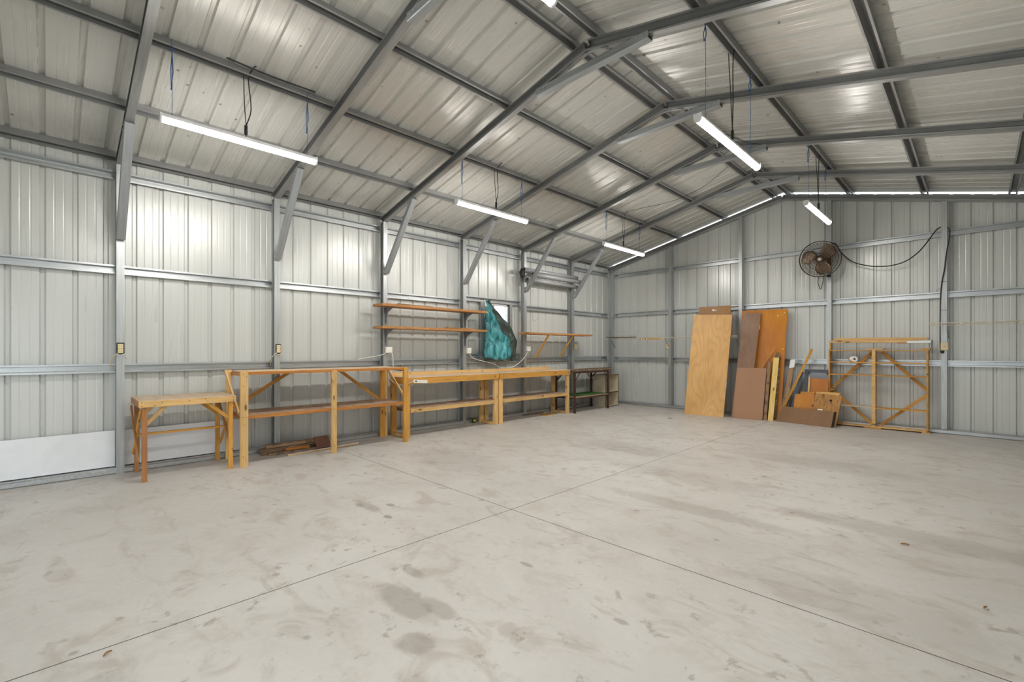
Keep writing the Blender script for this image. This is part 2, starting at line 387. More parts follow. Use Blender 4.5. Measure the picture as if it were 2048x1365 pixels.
# ceiling: both roof slopes
bm = bmesh.new(); P = profile(YF-.3, .172, -8.928)
for side in (0, 1):
    for (a, da), (b, db) in zip(P, P[1:]):
        q = []
        for s, d, x in ((a, da, -.3), (b, db, -.3), (b, db, XR), (a, da, XR)):
            z = ZE+SL*x+.103+.0765+d
            q.append(bm.verts.new((x if side == 0 else WID-x, s, z)))
        bm.faces.new(q)
bmesh.ops.remove_doubles(bm, verts=bm.verts, dist=1e-5)
o = struct(put('ceiling', bm, M_roof)); m = o.modifiers.new('thickness', 'SOLIDIFY'); m.thickness = .0012; m.offset = 1

# floor rails at the foot of the walls
def rail(name, a, b, up):
    pts = offs([(-.0, 0), (.045, .0), (.058, .012), (.058, .09), (.045, .1)], .003)
    o = poly_extrude(name, [(p[0], p[1]) for p in pts], a, b, up, M_girt); return struct(o)
bm = bmesh.new()
struct(box('baseboard_left', (-.105, YF, 0), (0.0, -.0, .060), M_girt, bev=.012))
struct(box('baseboard_back', (0.0, 0, 0), (WID, .105, .066), M_girt, bev=.012))
struct(box('baseboard_right', (WID, YF+3.1, 0), (WID+.1, 0, .060), M_girt, bev=.012))

# ------------------------------------------------------------------ steel frame
ORD = ['', 'second', 'third', 'fourth', 'fifth', 'sixth', 'seventh', 'eighth']
def bolt(parent, p, d=(0, -1, 0)):
    p, d = V(p), V(d); return cyl('bolt', p, p+d*.009, .009, M_bolt, parent, 6)
for k in range(9):
    y = -k*S
    if k == 0: y = .022
    if k == 8: y = YF-.022
    lab = {0: 'galvanised steel gable frame against the back wall under the roof line', 8: 'galvanised steel gable frame at the open front behind the camera',
           1: 'galvanised steel portal frame nearest the back wall, brace beside the grey pipes',
           2: 'galvanised steel portal frame just left of the grey pipes', 3: 'galvanised steel portal frame at the left side of the window',
           4: 'galvanised steel portal frame behind the left ends of the two long wall shelves',
           5: 'galvanised steel portal frame behind the long two-tier timber rack',
           6: 'galvanised steel portal frame left of the small workbench', 7: 'galvanised steel portal frame overhead nearest the camera'}[k]
    t = thing('portal_frame', (XR, y, 0), lab, 'steel frame', 'portal frames of the shed')
    for sgn in (-1, 1):
        X0 = 0 if sgn < 0 else WID
        d = V((-sgn, 0, 0))                                   # into the room
        if not (sgn > 0 and k in (7,)):
            csec('column', (X0-d.x*.05, y, .0 if 0 < k < 8 else 0), (X0-d.x*.05, y, zr(0)+.0), d, .064, .1, M_col, t, flip=-sgn)
        n = V((SL*sgn, 0, 1)).normalized()
        a = V((X0-d.x*.1, y, ZE-SL*.1))+n*.0485; b = V((XR, y, ZR))+n*.0485
        csec('rafter', a, b, n, .064, .097, M_steel, t, flip=sgn)
        if 0 < k < 8:
            # knee brace, a channel lapped over column and rafter
            if sgn > 0: continue                              # the right side has plain corners
            a = V((.045, y, 2.455)); b = V((.80, y, 3.415)); dd = (b-a).normalized(); nn = V((-dd.z, 0, dd.x))
            kb = usec('knee_brace', a, b, nn, .074, .055, M_brace, t)
            for f in (.05, .93, .97): bolt(kb, a.lerp(b, f)+nn*.025+V((0, -.038, 0)))
    if 0 < k < 8:
        for zz in (0,):
            rt = usec('ridge_tie', (3.12, y, 3.952), (4.40, y, 3.952), (0, 0, 1), .074, .066, M_brace, t)
        for x in (3.17, 3.23, 4.29, 4.35): bolt(rt, (x, y-.038, 3.99))
    # curved strap under the apex
    tube('apex_strap', [(3.53, y, zr(3.53)-.012), (3.62, y, ZR-.030), (3.75, y, ZR-.012), (3.88, y, ZR-.030), (3.97, y, zr(3.97)-.012)], .012, M_steel, t)
# gable posts of the back wall
for x, l in ((1.5, 'galvanised gable post left of the pale plywood door'), (3.0, 'galvanised gable post between the pale door and the orange panel'),
             (4.5, 'galvanised gable post carrying the round fan'), (6.0, 'galvanised gable post with a switch box and black cable')):
    t = thing('gable_post', (x, .05, 0), l, 'steel post', 'gable posts of the back wall')
    csec('post', (x, .052, .066), (x, .052, zr(x)+.01), (0, 1, 0), .064, .1, M_col, t, flip=-1 if x < 7 else 1)
# purlins
PX = [(-.07, 'roof purlin along the top of the left wall'), (.82, 'lowest roof purlin on the left slope'), (1.745, 'roof purlin that the left row of lights hangs from'),
      (2.72, 'roof purlin halfway between the left lights and the ridge'), (3.655, 'left one of the two ridge purlins'),
      (3.845, 'right one of the two ridge purlins'), (4.79, 'roof purlin that the right row of lights hangs from'),
      (5.755, 'roof purlin just right of the right row of lights'), (6.7, 'roof purlin furthest right in the picture'), (7.57, 'roof purlin along the top of the right wall')]
for x, l in PX:
    sg = 1 if x <= XR else -1; n = V((-SL*sg, 0, 1)).normalized(); xx = x if sg > 0 else WID-x
    p = V((x, 0, ZE+SL*xx))+n*.0985
    o = hat('roof_purlin', p+V((0, .16, 0)), p+V((0, YF-.16, 0)), n, M_steel, dp=.0745)
    tag(o, 'galvanised top hat '+l, 'roof purlin', 'roof purlins')
# girts
def girt(a, b, up, label, **kw):
    o = hat('wall_girt', a, b, up, M_girt, screws=PITCH, **kw); tag(o, label, 'wall girt', 'wall girts')
UPL = (-1, 0, 0)
girt((-.102, YF, 1.107), (-.102, -.0, 1.107), UPL, 'lower galvanised girt running along the left wall behind the benches')
girt((-.102, YF, 2.157), (-.102, -3*S, 2.157), UPL, 'upper galvanised girt of the left wall, from the front to the window bay')
girt((-.102, -2*S, 2.157), (-.102, 0, 2.157), UPL, 'upper galvanised girt of the left wall between window bay and corner')
girt((-.102, -3*S, 2.235), (-.102, -2*S, 2.235), UPL, 'short galvanised girt over the window')
girt((-.102, -3*S, 1.2), (-.102, -2*S, 1.2), UPL, 'short galvanised girt under the window sill', wd=.07)
girt((-.102, YF, 3.16), (-.102, 0, 3.16), UPL, 'top galvanised girt of the left wall just under the eave')
for z, l in ((1.09, 'lower galvanised girt across the back wall behind the leaning boards'), (2.166, 'middle galvanised girt across the back wall above the boards'),
             (3.128, 'top galvanised girt across the back wall behind the fan')):
    girt((WID, .102, z), (0, .102, z), (0, 1, 0), l)
for z, l in ((1.107, 'lower'), (2.157, 'upper'), (3.16, 'top')):
    y0 = YF if z > 3 else -9.4
    girt((WID+.102, y0, z), (WID+.102, 0, z), (1, 0, 0), l+' galvanised girt of the unseen right wall')
# window
t = thing('window_1', (-.16, (WIN[0]+WIN[1])/2, WIN[2]), kind='structure')
ya, yb, za, zb = WIN
bm = bmesh.new()
for lo, hi in (((-.2, ya, za), (-.13, ya+.045, zb)), ((-.2, yb-.03, za), (-.13, yb, zb)), ((-.2, ya, zb-.035), (-.13, yb, zb)), ((-.2, ya, za), (-.13, yb, za+.035)),
               ((-.2, -3.83, za), (-.16, -3.795, zb))): addbox(bm, lo, hi)
put('window_frame', bm, M_alu, None, t)
box('window_sill', (-.16, ya-.05, za-.03), (-.03, yb+.1, za-.012), M_alu, t)
box('window_stud', (-.16, -4.19, 1.15), (-.10, -4.115, 2.2), M_steel, t); box('window_stud', (-.16, -4.112, 1.15), (-.135, -4.032, 2.2), M_steel, t)
box('window_stud', (-.165, yb+.023, 1.15), (-.10, yb+.087, 2.2), M_steel, t)
box('pane', (-.185, ya+.04, za+.03), (-.181, yb-.03, zb-.03), M_glass, t, bev=0)
# white sheets at the foot of the left wall
for y0, y1, l in ((YF+.2, -6*S-.036, 'flat white sheet along the foot of the left wall, left of the first post'),
                  (-6*S+.036, -8.10, 'flat white sheet at the foot of the left wall behind the small workbench')):
    o = board('white_sheet', (-.088, y0, .068), (-.088, y1, .068), (-.1, y1, .447), (-.1, y0, .442), .006, M_white); tag(o, l, 'sheet', 'white sheets at the foot of the wall')

# ------------------------------------------------------------------ lights
def batten(x, y0, y1, zt, zp, label, cord_y, cords, tail=.5):
    t = thing('light_batten', (x, (y0+y1)/2, zt), label, 'batten light', 'hanging LED battens')
    # housing
    poly_extrude('housing', [(-.024, 0), (-.03, -.03), (.03, -.03), (.024, 0)], (x, y0, zt), (x, y1, zt), (0, 0, 1), M_batten, t)
    pts = [(.031*math.cos(a), -.031+.036*math.sin(a)) for a in [math.pi*(1+i/10) for i in range(11)]]
    poly_extrude('diffuser', pts, (x, y0+.012, zt), (x, y1-.012, zt), (0, 0, 1), M_led, t)
    for y, s in ((y0, 1), (y1, -1)):
        pe = [(.033*math.cos(a), -.031+.038*math.sin(a)) for a in [math.pi*(1+i/10) for i in range(11)]]+[(.033, 0), (-.033, 0)]
        poly_extrude('end_cap', pe, (x, y-.004*s, zt), (x, y+.011*s, zt), (0, 0, 1), M_batten, t)
    for cy in cord_y:
        bm = bmesh.new()
        addtube(bm, [V((0, 0, 0)), V((.004, 0, (zp-zt)*.5)), V((0, 0, zp-zt))], .0022, 5)
        addtube(bm, [V((0, 0, zp-zt-.02)), V((-.045, .012, zp-zt+.055))], .0025, 5)
        addtube(bm, [V((0, 0, zp-zt-.02)), V((.045, -.012, zp-zt+.055))], .0025, 5)
        L = (zp-zt)*tail
        addtube(bm, [V((0, 0, zp-zt-.03)), V((-.014, -.006, zp-zt-.05-L*.4)), V((-.008, -.004, zp-zt-.05-L))], .0035, 5)
        addtube(bm, [V((0, 0, zp-zt-.03)), V((.010, .006, zp-zt-.05-L*.5)), V((-.008, -.004, zp-zt-.05-L))], .003, 5)
        bmesh.ops.create_icosphere(bm, subdivisions=1, radius=.008, matrix=Mx.Translation((-.008, -.004, zp-zt-.05-L)))
        bmesh.ops.create_icosphere(bm, subdivisions=1, radius=.009, matrix=Mx.Translation((0, 0, zp-zt-.02)))
        put('hanging_cord', bm, M_blue, Mx.Translation((x, cy, zt)), t)
    if cords:
        c = cords
        tube('power_cord', [(x+.05, c+.05, zp+.10), (x+.02, c+.03, zp+.08), (x, c, zp-.02), (x-.01, c+.025, (zp+zt)/2), (x, c-.02, zt+.10), (x, c-.02, zt)], .005, M_black, t)
        tube('power_cord', [(x-.03, c-.03, zp+.02), (x-.012, c-.03, (zp+zt)/2+.06), (x, c-.02, zt+.12)], .004, M_black, t)
        cyl('plug', (x, c-.02, zt+.11), (x, c-.02, zt+.03), .014, M_black, t, 8)
ZP1 = zr(1.745)+.085; ZP2 = zr(4.79)+.085
batten(1.745, -9.199, -7.955, 3.2, ZP1, 'hanging LED batten nearest the camera in the left row', (-9.12, -8.04), -8.56)
batten(1.745, -6.205, -4.914, 3.2, ZP1, 'middle hanging LED batten of the left row', (-6.11, -5.02), -5.5)
batten(1.745, -2.949, -1.591, 3.2, ZP1, 'hanging LED batten of the left row nearest the back wall', (-2.865, -1.73), -2.29)
batten(4.80, -9.30, -7.955, 3.17, ZP2, 'hanging LED batten cut off by the top edge of the picture', (-9.2, -8.05), 0)
batten(4.80, -6.18, -4.76, 3.18, ZP2, 'hanging LED batten of the right row over the middle of the floor', (-6.03, -4.97), -5.42, .12)
batten(4.80, -2.889, -1.576, 3.24, ZP2, 'hanging LED batten in front of the back wall above the fan', (-2.76, -1.79), -2.2, .2)
# cables tied along the roof
def cable(name, pts, r, label, mat=None, sub=4):
    o = tube(name, pts, r, mat or M_black, None, 6, True, sub); return tag(o, label, 'cable')
cable('roof_cable', [(1.80, -2.3, ZP1+.09), (2.1, -2.25, ZP1+.11), (2.6, -2.1, ZP1+.16), (3.1, -2.0, ZP1+.31), (3.62, -2.2, ZP1+.50)], .004, 'thin black cable sagging across the left roof slope near the back')
cable('roof_cable', [(3.9, -3.6, ZP2+.26), (4.2, -3.2, ZP2+.1), (4.5, -2.9, ZP2+.07), (4.78, -2.75, ZP2+.06)], .004, 'thin black cable looping to the back light from the ridge')
cable('roof_cable', [(1.83, -8.75, ZP1+.055), (1.835, -8.4, ZP1+.04), (1.83, -8.0, ZP1+.055)], .007, 'black cable lying on the purlin above the nearest left light')
cable('roof_cable', [(1.66, -5.3, ZP1+.035), (1.655, -5.05, ZP1+.01), (1.66, -4.8, ZP1+.03)], .005, 'short black cable under the purlin above the middle left light')

# ------------------------------------------------------------------ small workbench
def nailheads(parent, pts, r=.0045):
    bm = bmesh.new()
    for p in pts: bmesh.ops.create_cone(bm, segments=7, radius1=r, radius2=r, depth=.003, cap_ends=True, cap_tris=False, matrix=Mx.Translation(p) @ Mx.Rotation(math.pi/2, 4, 'Y'))
    return put('nail_heads', bm, M_darkedge, None, parent)
t = thing('workbench', (.31, -8.79, 0), 'small pine workbench with crossed braces, leftmost of the row along the wall', 'workbench')
AP = beam('apron', (.608, -9.212, .766), (.608, -8.373, .766), .028, .062, M_pine, t)
nailheads(AP, [(.6225, y, z) for y, z in ((-9.19, .785), (-9.19, .748), (-9.09, .748), (-9.03, .78), (-8.80, .775), (-8.66, .785), (-8.64, .76), (-8.40, .785), (-8.40, .752))])
beam('apron', (.012, -9.212, .766), (.012, -8.373, .766), .025, .062, M_pine, t)
for y in (-9.2, -8.387): beam('end_rail', (.025, y, .766), (.594, y, .766), .025, .062, M_leg if y < -9 else M_pine, t)
board('top', (.618, -9.21, .803), (.618, -8.375, .803), (.0, -8.375, .803), (.0, -9.21, .803), .008, M_topply, t)
for x, y in ((.585, -9.165), (.03, -9.165), (.585, -8.42), (.03, -8.42)):
    beam('leg', (x, y, 0), (x, y, .735), .04, .042, M_leg if y < -9 else M_pine2, t, (0, 1, 0))
for x in (.56, .05):
    beam('knee_brace', (x, -9.15, .56), (x, -8.99, .735), .018, .035, M_pine, t, (1, 0, 0) if 0 else (0, 1, 0))
    beam('knee_brace', (x, -8.435, .56), (x, -8.63, .735), .018, .035, M_pine2, t, (0, 1, 0))
for y in (-9.195, -8.39):
    beam('cross_brace', (.58, y, .70), (-.0, y, .20), .016, .04, M_pine2, t)
    beam('cross_brace', (.03, y-.017, .70), (.60, y-.017, .20), .016, .04, M_leg, t)
beam('stretcher', (.3, -9.2, .432), (.3, -8.38, .432), .035, .022, M_pine2, t)

# ------------------------------------------------------------------ two tier rack
t = thing('timber_rack', (.34, -7.28, 0), 'long two-tier timber rack with five posts and orange-edged shelves', 'rack')
def post(x, y, z1, wy, wx, mat, nm='post', z0=0): return beam(nm, (x, y, z0), (x, y, z1), wx, wy, mat, t, (0, 1, 0))
post(.635, -8.30, 1.07, .078, .035, M_pine); post(.635, -7.285, 1.045, .066, .035, M_pine); post(.635, -6.245, 1.055, .064, .05, M_pine2)
post(.05, -8.31, 1.06, .06, .035, M_pine); post(.05, -6.28, 1.04, .075, .035, M_pine2)
beam('post', (.05, -6.225, 0), (.05, -6.225, 1.03), .05, .035, M_pine, t, (0, 1, 0))
ps = [c for c in t.children if c.name.startswith('post')]
for p_, y in zip(ps[:3], (-8.30, -7.285, -6.245)):
    nailheads(p_, [(.6535 if y < -7 else .6605, y+dy, z) for dy, z in ((-.012, 1.03), (.02, 1.0), (-.014, .9), (-.015, .555), (.018, .552), (.0, .47), (-.012, .12), (.01, .09))])
def shelf(x0, x1, y0, y1, z, fh, fm, tm, th=.016, back=True):
    board('shelf_board', (x1-.02, y0, z), (x1-.02, y1, z), (x0, y1, z), (x0, y0, z), th, tm, t)
    beam('front_rail', (x1-.01, y0, z-fh/2), (x1-.01, y1, z-fh/2), .02, fh, fm, t)
    if back: beam('back_rail', (x0+.01, y0, z-th-.02), (x0+.01, y1, z-th-.02), .02, .035, fm, t)
shelf(.03, .64, -8.27, -6.25, 1.056, .034, M_orange, M_topply)
shelf(.03, .64, -8.27, -6.25, .567, .036, M_orange, M_shelfply)
for y in (-8.285, -6.255):
    for z in (.53, 1.02): beam('side_rail', (.06, y, z), (.62, y, z), .018, .035, M_orange, t)
beam('brace', (.045, -7.60, 1.02), (.045, -8.27, .60), .018, .042, M_pine2, t); beam('brace', (.045, -6.95, 1.02), (.045, -6.34, .57), .018, .042, M_pine2, t)
beam('brace', (.06, -8.345, 1.05), (.60, -8.345, .60), .018, .04, M_pine, t)
beam('brace', (.07, -6.20, 1.01), (.60, -6.20, .575), .018, .036, M_pine, t)

# ------------------------------------------------------------------ benches
def bench(yl, yr, lab, foot, mat_f):
    t = thing('workbench', (.25, (yl+yr)/2, 0), lab, 'workbench', 'long pine benches')
    beam('apron', (.45, yl, .842), (.45, yr, .842), .04, .098, mat_f, t)
    beam('apron', (.03, yl, .842), (.03, yr, .842), .03, .098, M_pine, t)
    for y in (yl+.02, yr-.02): beam('end_rail', (.045, y, .842), (.43, y, .842), .036, .096, M_pine2, t)
    board('top', (.472, yl, .898), (.472, yr, .898), (.012, yr, .898), (.012, yl, .898), .010, M_topply, t)
    beam('upstand', (.014, yl, .915), (.014, yr+(-.12 if yr > -3 else .0), .915), .018, .075, M_pine, t)
    for y in (yl+.05, yr-.045):
        for x in (.425, .05): beam('leg', (x, y, 0), (x, y, .793), .045, .088, M_pine if y > -5 else M_pine2, t, (0, 1, 0))
    board('shelf_board', (.44, yl+.1, .432), (.44, yr-.09, .432), (.04, yr-.09, .432), (.04, yl+.1, .432), .014, M_shelfply, t)
    beam('shelf_rail', (.452, yl+.095, .398), (.452, yr-.09, .398), .02, .056, M_pine, t)
    beam('shelf_rail', (.03, yl+.095, .395), (.03, yr-.09, .395), .02, .045, M_pine, t)
    for y in (yl+.105, yr-.10): beam('side_rail', (.07, y, .395), (.405, y, .395), .02, .05, M_olddark if y < -5 else M_pine, t)
    for y in foot: beam('foot_rail', (.07, y, .024), (.405, y, .024), .07, .042, M_pine, t)
    return t
b1 = bench(-6.14, -4.265, 'long pine bench with a power strip on its front edge, beside the two-tier rack', (-6.09, -4.31), M_pine2)
b2 = bench(-4.245, -2.26, 'long pine bench under the window, next to the dark metal-legged table', (-2.305,), M_pine2)
for b, ys in ((b1, (-4.36,)), (b2, (-4.15, -2.32))):
    for y in ys: cyl('coach_bolt', (.47, y, .85), (.476, y, .85), .016, M_bolt, b, 10)
# power strip
t = thing('power_strip', (.474, -5.9, .835), 'white power strip screwed to the front edge of the long bench', 'power strip')
bd = board('body', (.495, -6.02, .812), (.495, -5.775, .797), (.495, -5.775, .845), (.495, -6.02, .862), .022, M_whitepl, t)
beam('switch', (.497, -5.99, .838), (.497, -5.965, .836), .004, .022, M_black, bd)
tube('cord', [(.485, -6.02, .835), (.46, -6.12, .80), (.3, -6.17, .79), (.15, -6.18, .84), (.06, -6.175, .9)], .004, M_whitepl, t)

# ------------------------------------------------------------------ dark table
t = thing('metal_table', (.3, -1.6, 0), 'dark table with rusty angle-iron legs and a green mesh lower shelf, in the corner', 'table')
board('top', (.565, -2.225, .882), (.565, -.88, .882), (.03, -.04, .882), (.03, -2.225, .882), .028, M_olddark, t)
for x, y in ((.54, -2.195), (.55, -1.0), (.05, -2.195), (.05, -.93)):
    bm = bmesh.new(); addbox(bm, (-.004, -.02, 0), (0, .02, .85)); addbox(bm, (-.038, -.02, 0), (0, -.016, .85)); addbox(bm, (-.045, -.025, 0), (.01, .025, .006))
    put('leg', bm, M_rust, Mx.Translation((x+.01, y, 0)), t)
for x in (.545, .05):
    beam('apron', (x, -2.19, .835), (x, -.97, .835), .005, .035, M_rust, t)
    beam('shelf_rail', (x, -2.19, .30), (x, -.97, .30), .03, .03, M_rust, t)
    beam('knee_brace', (x, -2.18, .68), (x, -2.02, .84), .005, .028, M_rust, t); beam('knee_brace', (x, -1.0, .68), (x, -1.15, .84), .005, .028, M_rust, t)
for y in (-2.19, -.97):
    beam('end_rail', (.06, y, .30), (.53, y, .30), .03, .03, M_rust, t); beam('knee_brace', (.07, y, .66), (.25, y, .84), .005, .028, M_rust, t)
board('shelf_board', (.56, -2.19, .332), (.56, -.97, .332), (.04, -.97, .332), (.04, -2.19, .332), .016, M_shelfply, t)
bm = bmesh.new()
for i in range(22):
    for j in range(9):
        x, y = .06+j*.052, -2.1+i*.052
        bmesh.ops.create_icosphere(bm, subdivisions=1, radius=.022, matrix=Mx.Translation((x+random.uniform(-.01, .01), y+random.uniform(-.01, .01), .34)) @ Mx.Diagonal((1, 1, .4, 1)))
o = put('green_matting', bm, M_green); tag(o, 'green matting lying on the lower shelf of the dark table', 'matting')
# open cabinet
t = thing('open_cabinet', (.24, -.62, 0), 'cream two-compartment open cabinet standing in the corner beside the dark table', 'cabinet')
ya, yb = -.89, -.36
for y in (ya, yb-.012): box('side_panel', (.07, y, 0), (.41, y+.012, .732), M_creampan, t)
box('back_panel', (.07, ya+.012, .01), (.082, yb-.012, .72), M_creampan, t)
for z in (.0, .325, .722): box('shelf', (.083, ya+.013, z), (.408, yb-.013, z+.014), M_creampan, t)
bm = bmesh.new()
for lo, hi in (((.409, ya, 0), (.413, ya+.014, .738)), ((.409, yb-.014, 0), (.413, yb, .738)), ((.409, ya, .722), (.413, yb, .738)), ((.409, ya, .322), (.413, yb, .342)), ((.409, ya, 0), (.413, yb, .014))): addbox(bm, lo, hi)
addbox(bm, (.07, ya-.002, .732), (.413, ya+.014, .738))
put('edge_trim', bm, M_darkedge, None, t)

# ------------------------------------------------------------------ wall shelves
def bracket(y, z, p, dep=.26, h=.2):
    bm = bmesh.new()
    addbox(bm, (0, -.015, -h), (.006, .015, 0)); addbox(bm, (0, -.015, -.006), (dep, .015, 0))
    pts = [(.005, -h*.95), (.03, -h*.5), (.075, -h*.26), (dep*.9, -.006), (.005, -.006)]
    for s in (-.002, .002): pass
    A = [bm.verts.new((x, -.003, zz)) for x, zz in pts]; B = [bm.verts.new((x, .003, zz)) for x, zz in pts]
    bm.faces.new(A); bm.faces.new(B[::-1])
    for i in range(5): bm.faces.new((A[i], A[(i+1)%5], B[(i+1)%5], B[i]))
    return put('bracket', bm, M_brk, Mx.Translation((.003, y, z)), p)
for z, th, l in ((1.98, .036, 'upper of the two long timber shelves on steel brackets'), (1.652, .036, 'lower of the two long timber shelves on steel brackets')):
    t = thing('wall_shelf', (.15, -5.4, z), l, 'shelf', 'bracketed wall shelves')
    beam('plank', (.155, -6.415, z-th/2), (.155, -4.38, z-th/2), .29, th, M_plank, t)
    for y in (-4*S, -3*S): bracket(y, z-th, t, h=.27 if z > 1.8 else .25)
o = beam('timber_offcut', (.27, -6.15, 1.9865), (.22, -5.5, 1.9865), .06, .012, M_olddark); tag(o, 'thin dark offcut lying on the upper long wall shelf', 'timber offcut')
o = beam('timber_offcut', (.26, -5.25, 1.66), (.26, -4.72, 1.66), .09, .015, M_plank); tag(o, 'thin offcut lying on the right part of the lower long wall shelf', 'timber offcut')
t = thing('wall_shelf', (.15, -2.3, 1.62), 'single timber shelf on two slanting wooden struts near the corner', 'shelf')
beam('plank', (.155, -3.325, 1.625), (.155, -1.24, 1.625), .29, .036, M_plank, t)
for y in (-2.70, -1.91): beam('strut', (-.03, y-.05, 1.15), (.27, y, 1.605), .03, .03, M_pine2, t)

# wall wire hook
o = tube('wire_hook', [(-.09, -2.80, 2.12), (-.08, -2.80, 1.95), (-.05, -2.79, 1.9), (-.03, -2.68, 1.955)], .0025, M_brk); tag(o, 'bent wire hook hanging from the girt above the single shelf', 'hook')

# ------------------------------------------------------------------ pipes on the braces
for a, b, r, l in (((.055, -3.20, 2.89), (.055, -1.49, 2.90), .043, 'grey plastic pipe, topmost of the bundle resting on the knee braces'),
                   ((.145, -3.04, 2.80), (.145, -1.44, 2.80), .043, 'grey plastic pipe, front one of the bundle behind the knee braces'),
                   ((.062, -3.11, 2.705), (.062, -1.50, 2.70), .04, 'grey plastic pipe, lowest of the bundle behind the knee braces')):
    t = thing('plastic_pipe', V(a).lerp(V(b), .5), l, 'pipe', 'grey pipes on the braces')
    cyl('pipe', a, b, r, M_pipe, t, 24, .004)
    cyl('dark_bore', V(a)+V((0, .006, 0)), V(a)+V((0, .02, 0)), r-.005, M_black, t, 16)  # black disc stands in for the shade inside the open pipe end
bm = bmesh.new(); bmesh.ops.create_icosphere(bm, subdivisions=3, radius=.075)
for v in bm.verts:
    n = math.sin(v.co.x*70)*math.cos(v.co.z*60+v.co.y*50); v.co *= 1+.16*n; v.co.z *= 1.35; v.co.x *= .75; v.co.y *= .7
for f in bm.faces: f.smooth = True
o = put('black_plastic_bag', bm, M_black, Mx.Translation((.065, -3.26, 2.80))); tag(o, 'crumpled black plastic stuffed at the left end of the pipes', 'plastic bag')

# ------------------------------------------------------------------ sockets and cables on the left wall
def outlet(x, y, z, label, dark=True):
    t = thing('power_outlet', (x, y, z), label, 'socket', 'sockets on the left posts')
    if dark: box('mounting_plate', (x, y-.033, z-.065), (x+.008, y+.033, z+.06), M_black, t)
    for dz in (-.052, -.002): sf = box('socket_face', (x+.008, y-.024, z+dz), (x+.03, y+.022, z+dz+.048), M_cream, t, .004)
    for dz, so in zip((-.03, .02), [c for c in t.children if c.name.startswith('socket_face')] or [t, t]):
        bm = bmesh.new()
        for dy, rot in ((-.009, .5), (.007, -.5)): addbox(bm, (-.0005, -.0015, -.006), (.001, .0015, .006), Mx.Translation((x+.0302, y+dy, z+dz+.004)) @ Mx.Rotation(rot, 4, 'X'))
        put('pin_slots', bm, M_black, None, so)
    tube('cord', [(x+.01, y-.02, z-.05), (x+.0, y-.05, z-.08), (x-.05, y-.075, z-.14), (x-.09, y-.06, z-.22)], .004, M_cream, t)
    tube('cord', [(x+.015, y-.03, z-.06), (x+.02, y, z-.075), (x+.01, y+.035, z-.06), (x-.03, y+.05, z-.11)], .004, M_whitepl, t)
outlet(.0, -6*S, 1.318, 'cream double socket on the first post, above the small workbench')
outlet(.0, -5*S+.012, 1.316, 'cream double socket on the post behind the two-tier rack')
def pbox(x, y, z, wy, h, label, mat=M_whitepl, ax='x', name='power_box'):
    t = thing(name, (x, y, z), label, 'power box')
    if ax == 'x':
        cv = box('cover', (x, y-wy/2, z-h/2), (x+.05, y+wy/2, z+h/2), mat, t, .006); box('switch', (x+.05, y-.02, z-.012), (x+.054, y+.02, z+.014), M_whitepl, cv)
    else:
        cv = box('cover', (x-wy/2, y-.035, z-h/2), (x+wy/2, y, z+h/2), mat, t, .006); box('switch', (x-.008, y-.039, z-.012), (x+.008, y-.035, z+.012), M_creampan, cv)
    return t
t = pbox(.002, -6.16, 1.30, .105, .09, 'white power box on the post under the left end of the long wall shelves')
tube('cord', [(.03, -6.20, 1.26), (0.02, -6.28, 1.225), (-.03, -6.42, 1.195), (-.08, -6.62, 1.16)], .006, M_whitepl, t)
tube('cord', [(.03, -6.12, 1.26), (.04, -6.10, 1.22), (.03, -6.088, 1.12), (.03, -6.09, 1.0), (.02, -6.16, .92)], .006, M_whitepl, t)
t = pbox(.002, -4.58, 1.29, .09, .10, 'white power box on the post just left of the hanging teal cloth')
tube('cord', [(.02, -4.57, 1.24), (.01, -4.46, 1.15), (.03, -4.26, 1.10), (.02, -4.0, 1.05), (.02, -3.82, .975), (.02, -3.6, .958), (.02, -3.42, .99), (.02, -3.25, 1.08), (.02, -3.12, 1.18), (.03, -3.06, 1.27)], .006, M_whitepl, t)
pbox(.002, -3.04, 1.325, .09, .10, 'white power box on the post right of the hanging teal cloth')
pbox(.002, -1.50, 1.37, .06, .10, 'cream power box on the post below the single wall shelf', M_cream)
pbox(-.163, -3.52, .27, .09, .09, 'small white box low on the wall beneath the bench', M_whitepl)
pbox(1.47, 0, 1.385, .075, .11, 'cream box on the gable post left of the pale plywood door', M_cream, 'y')

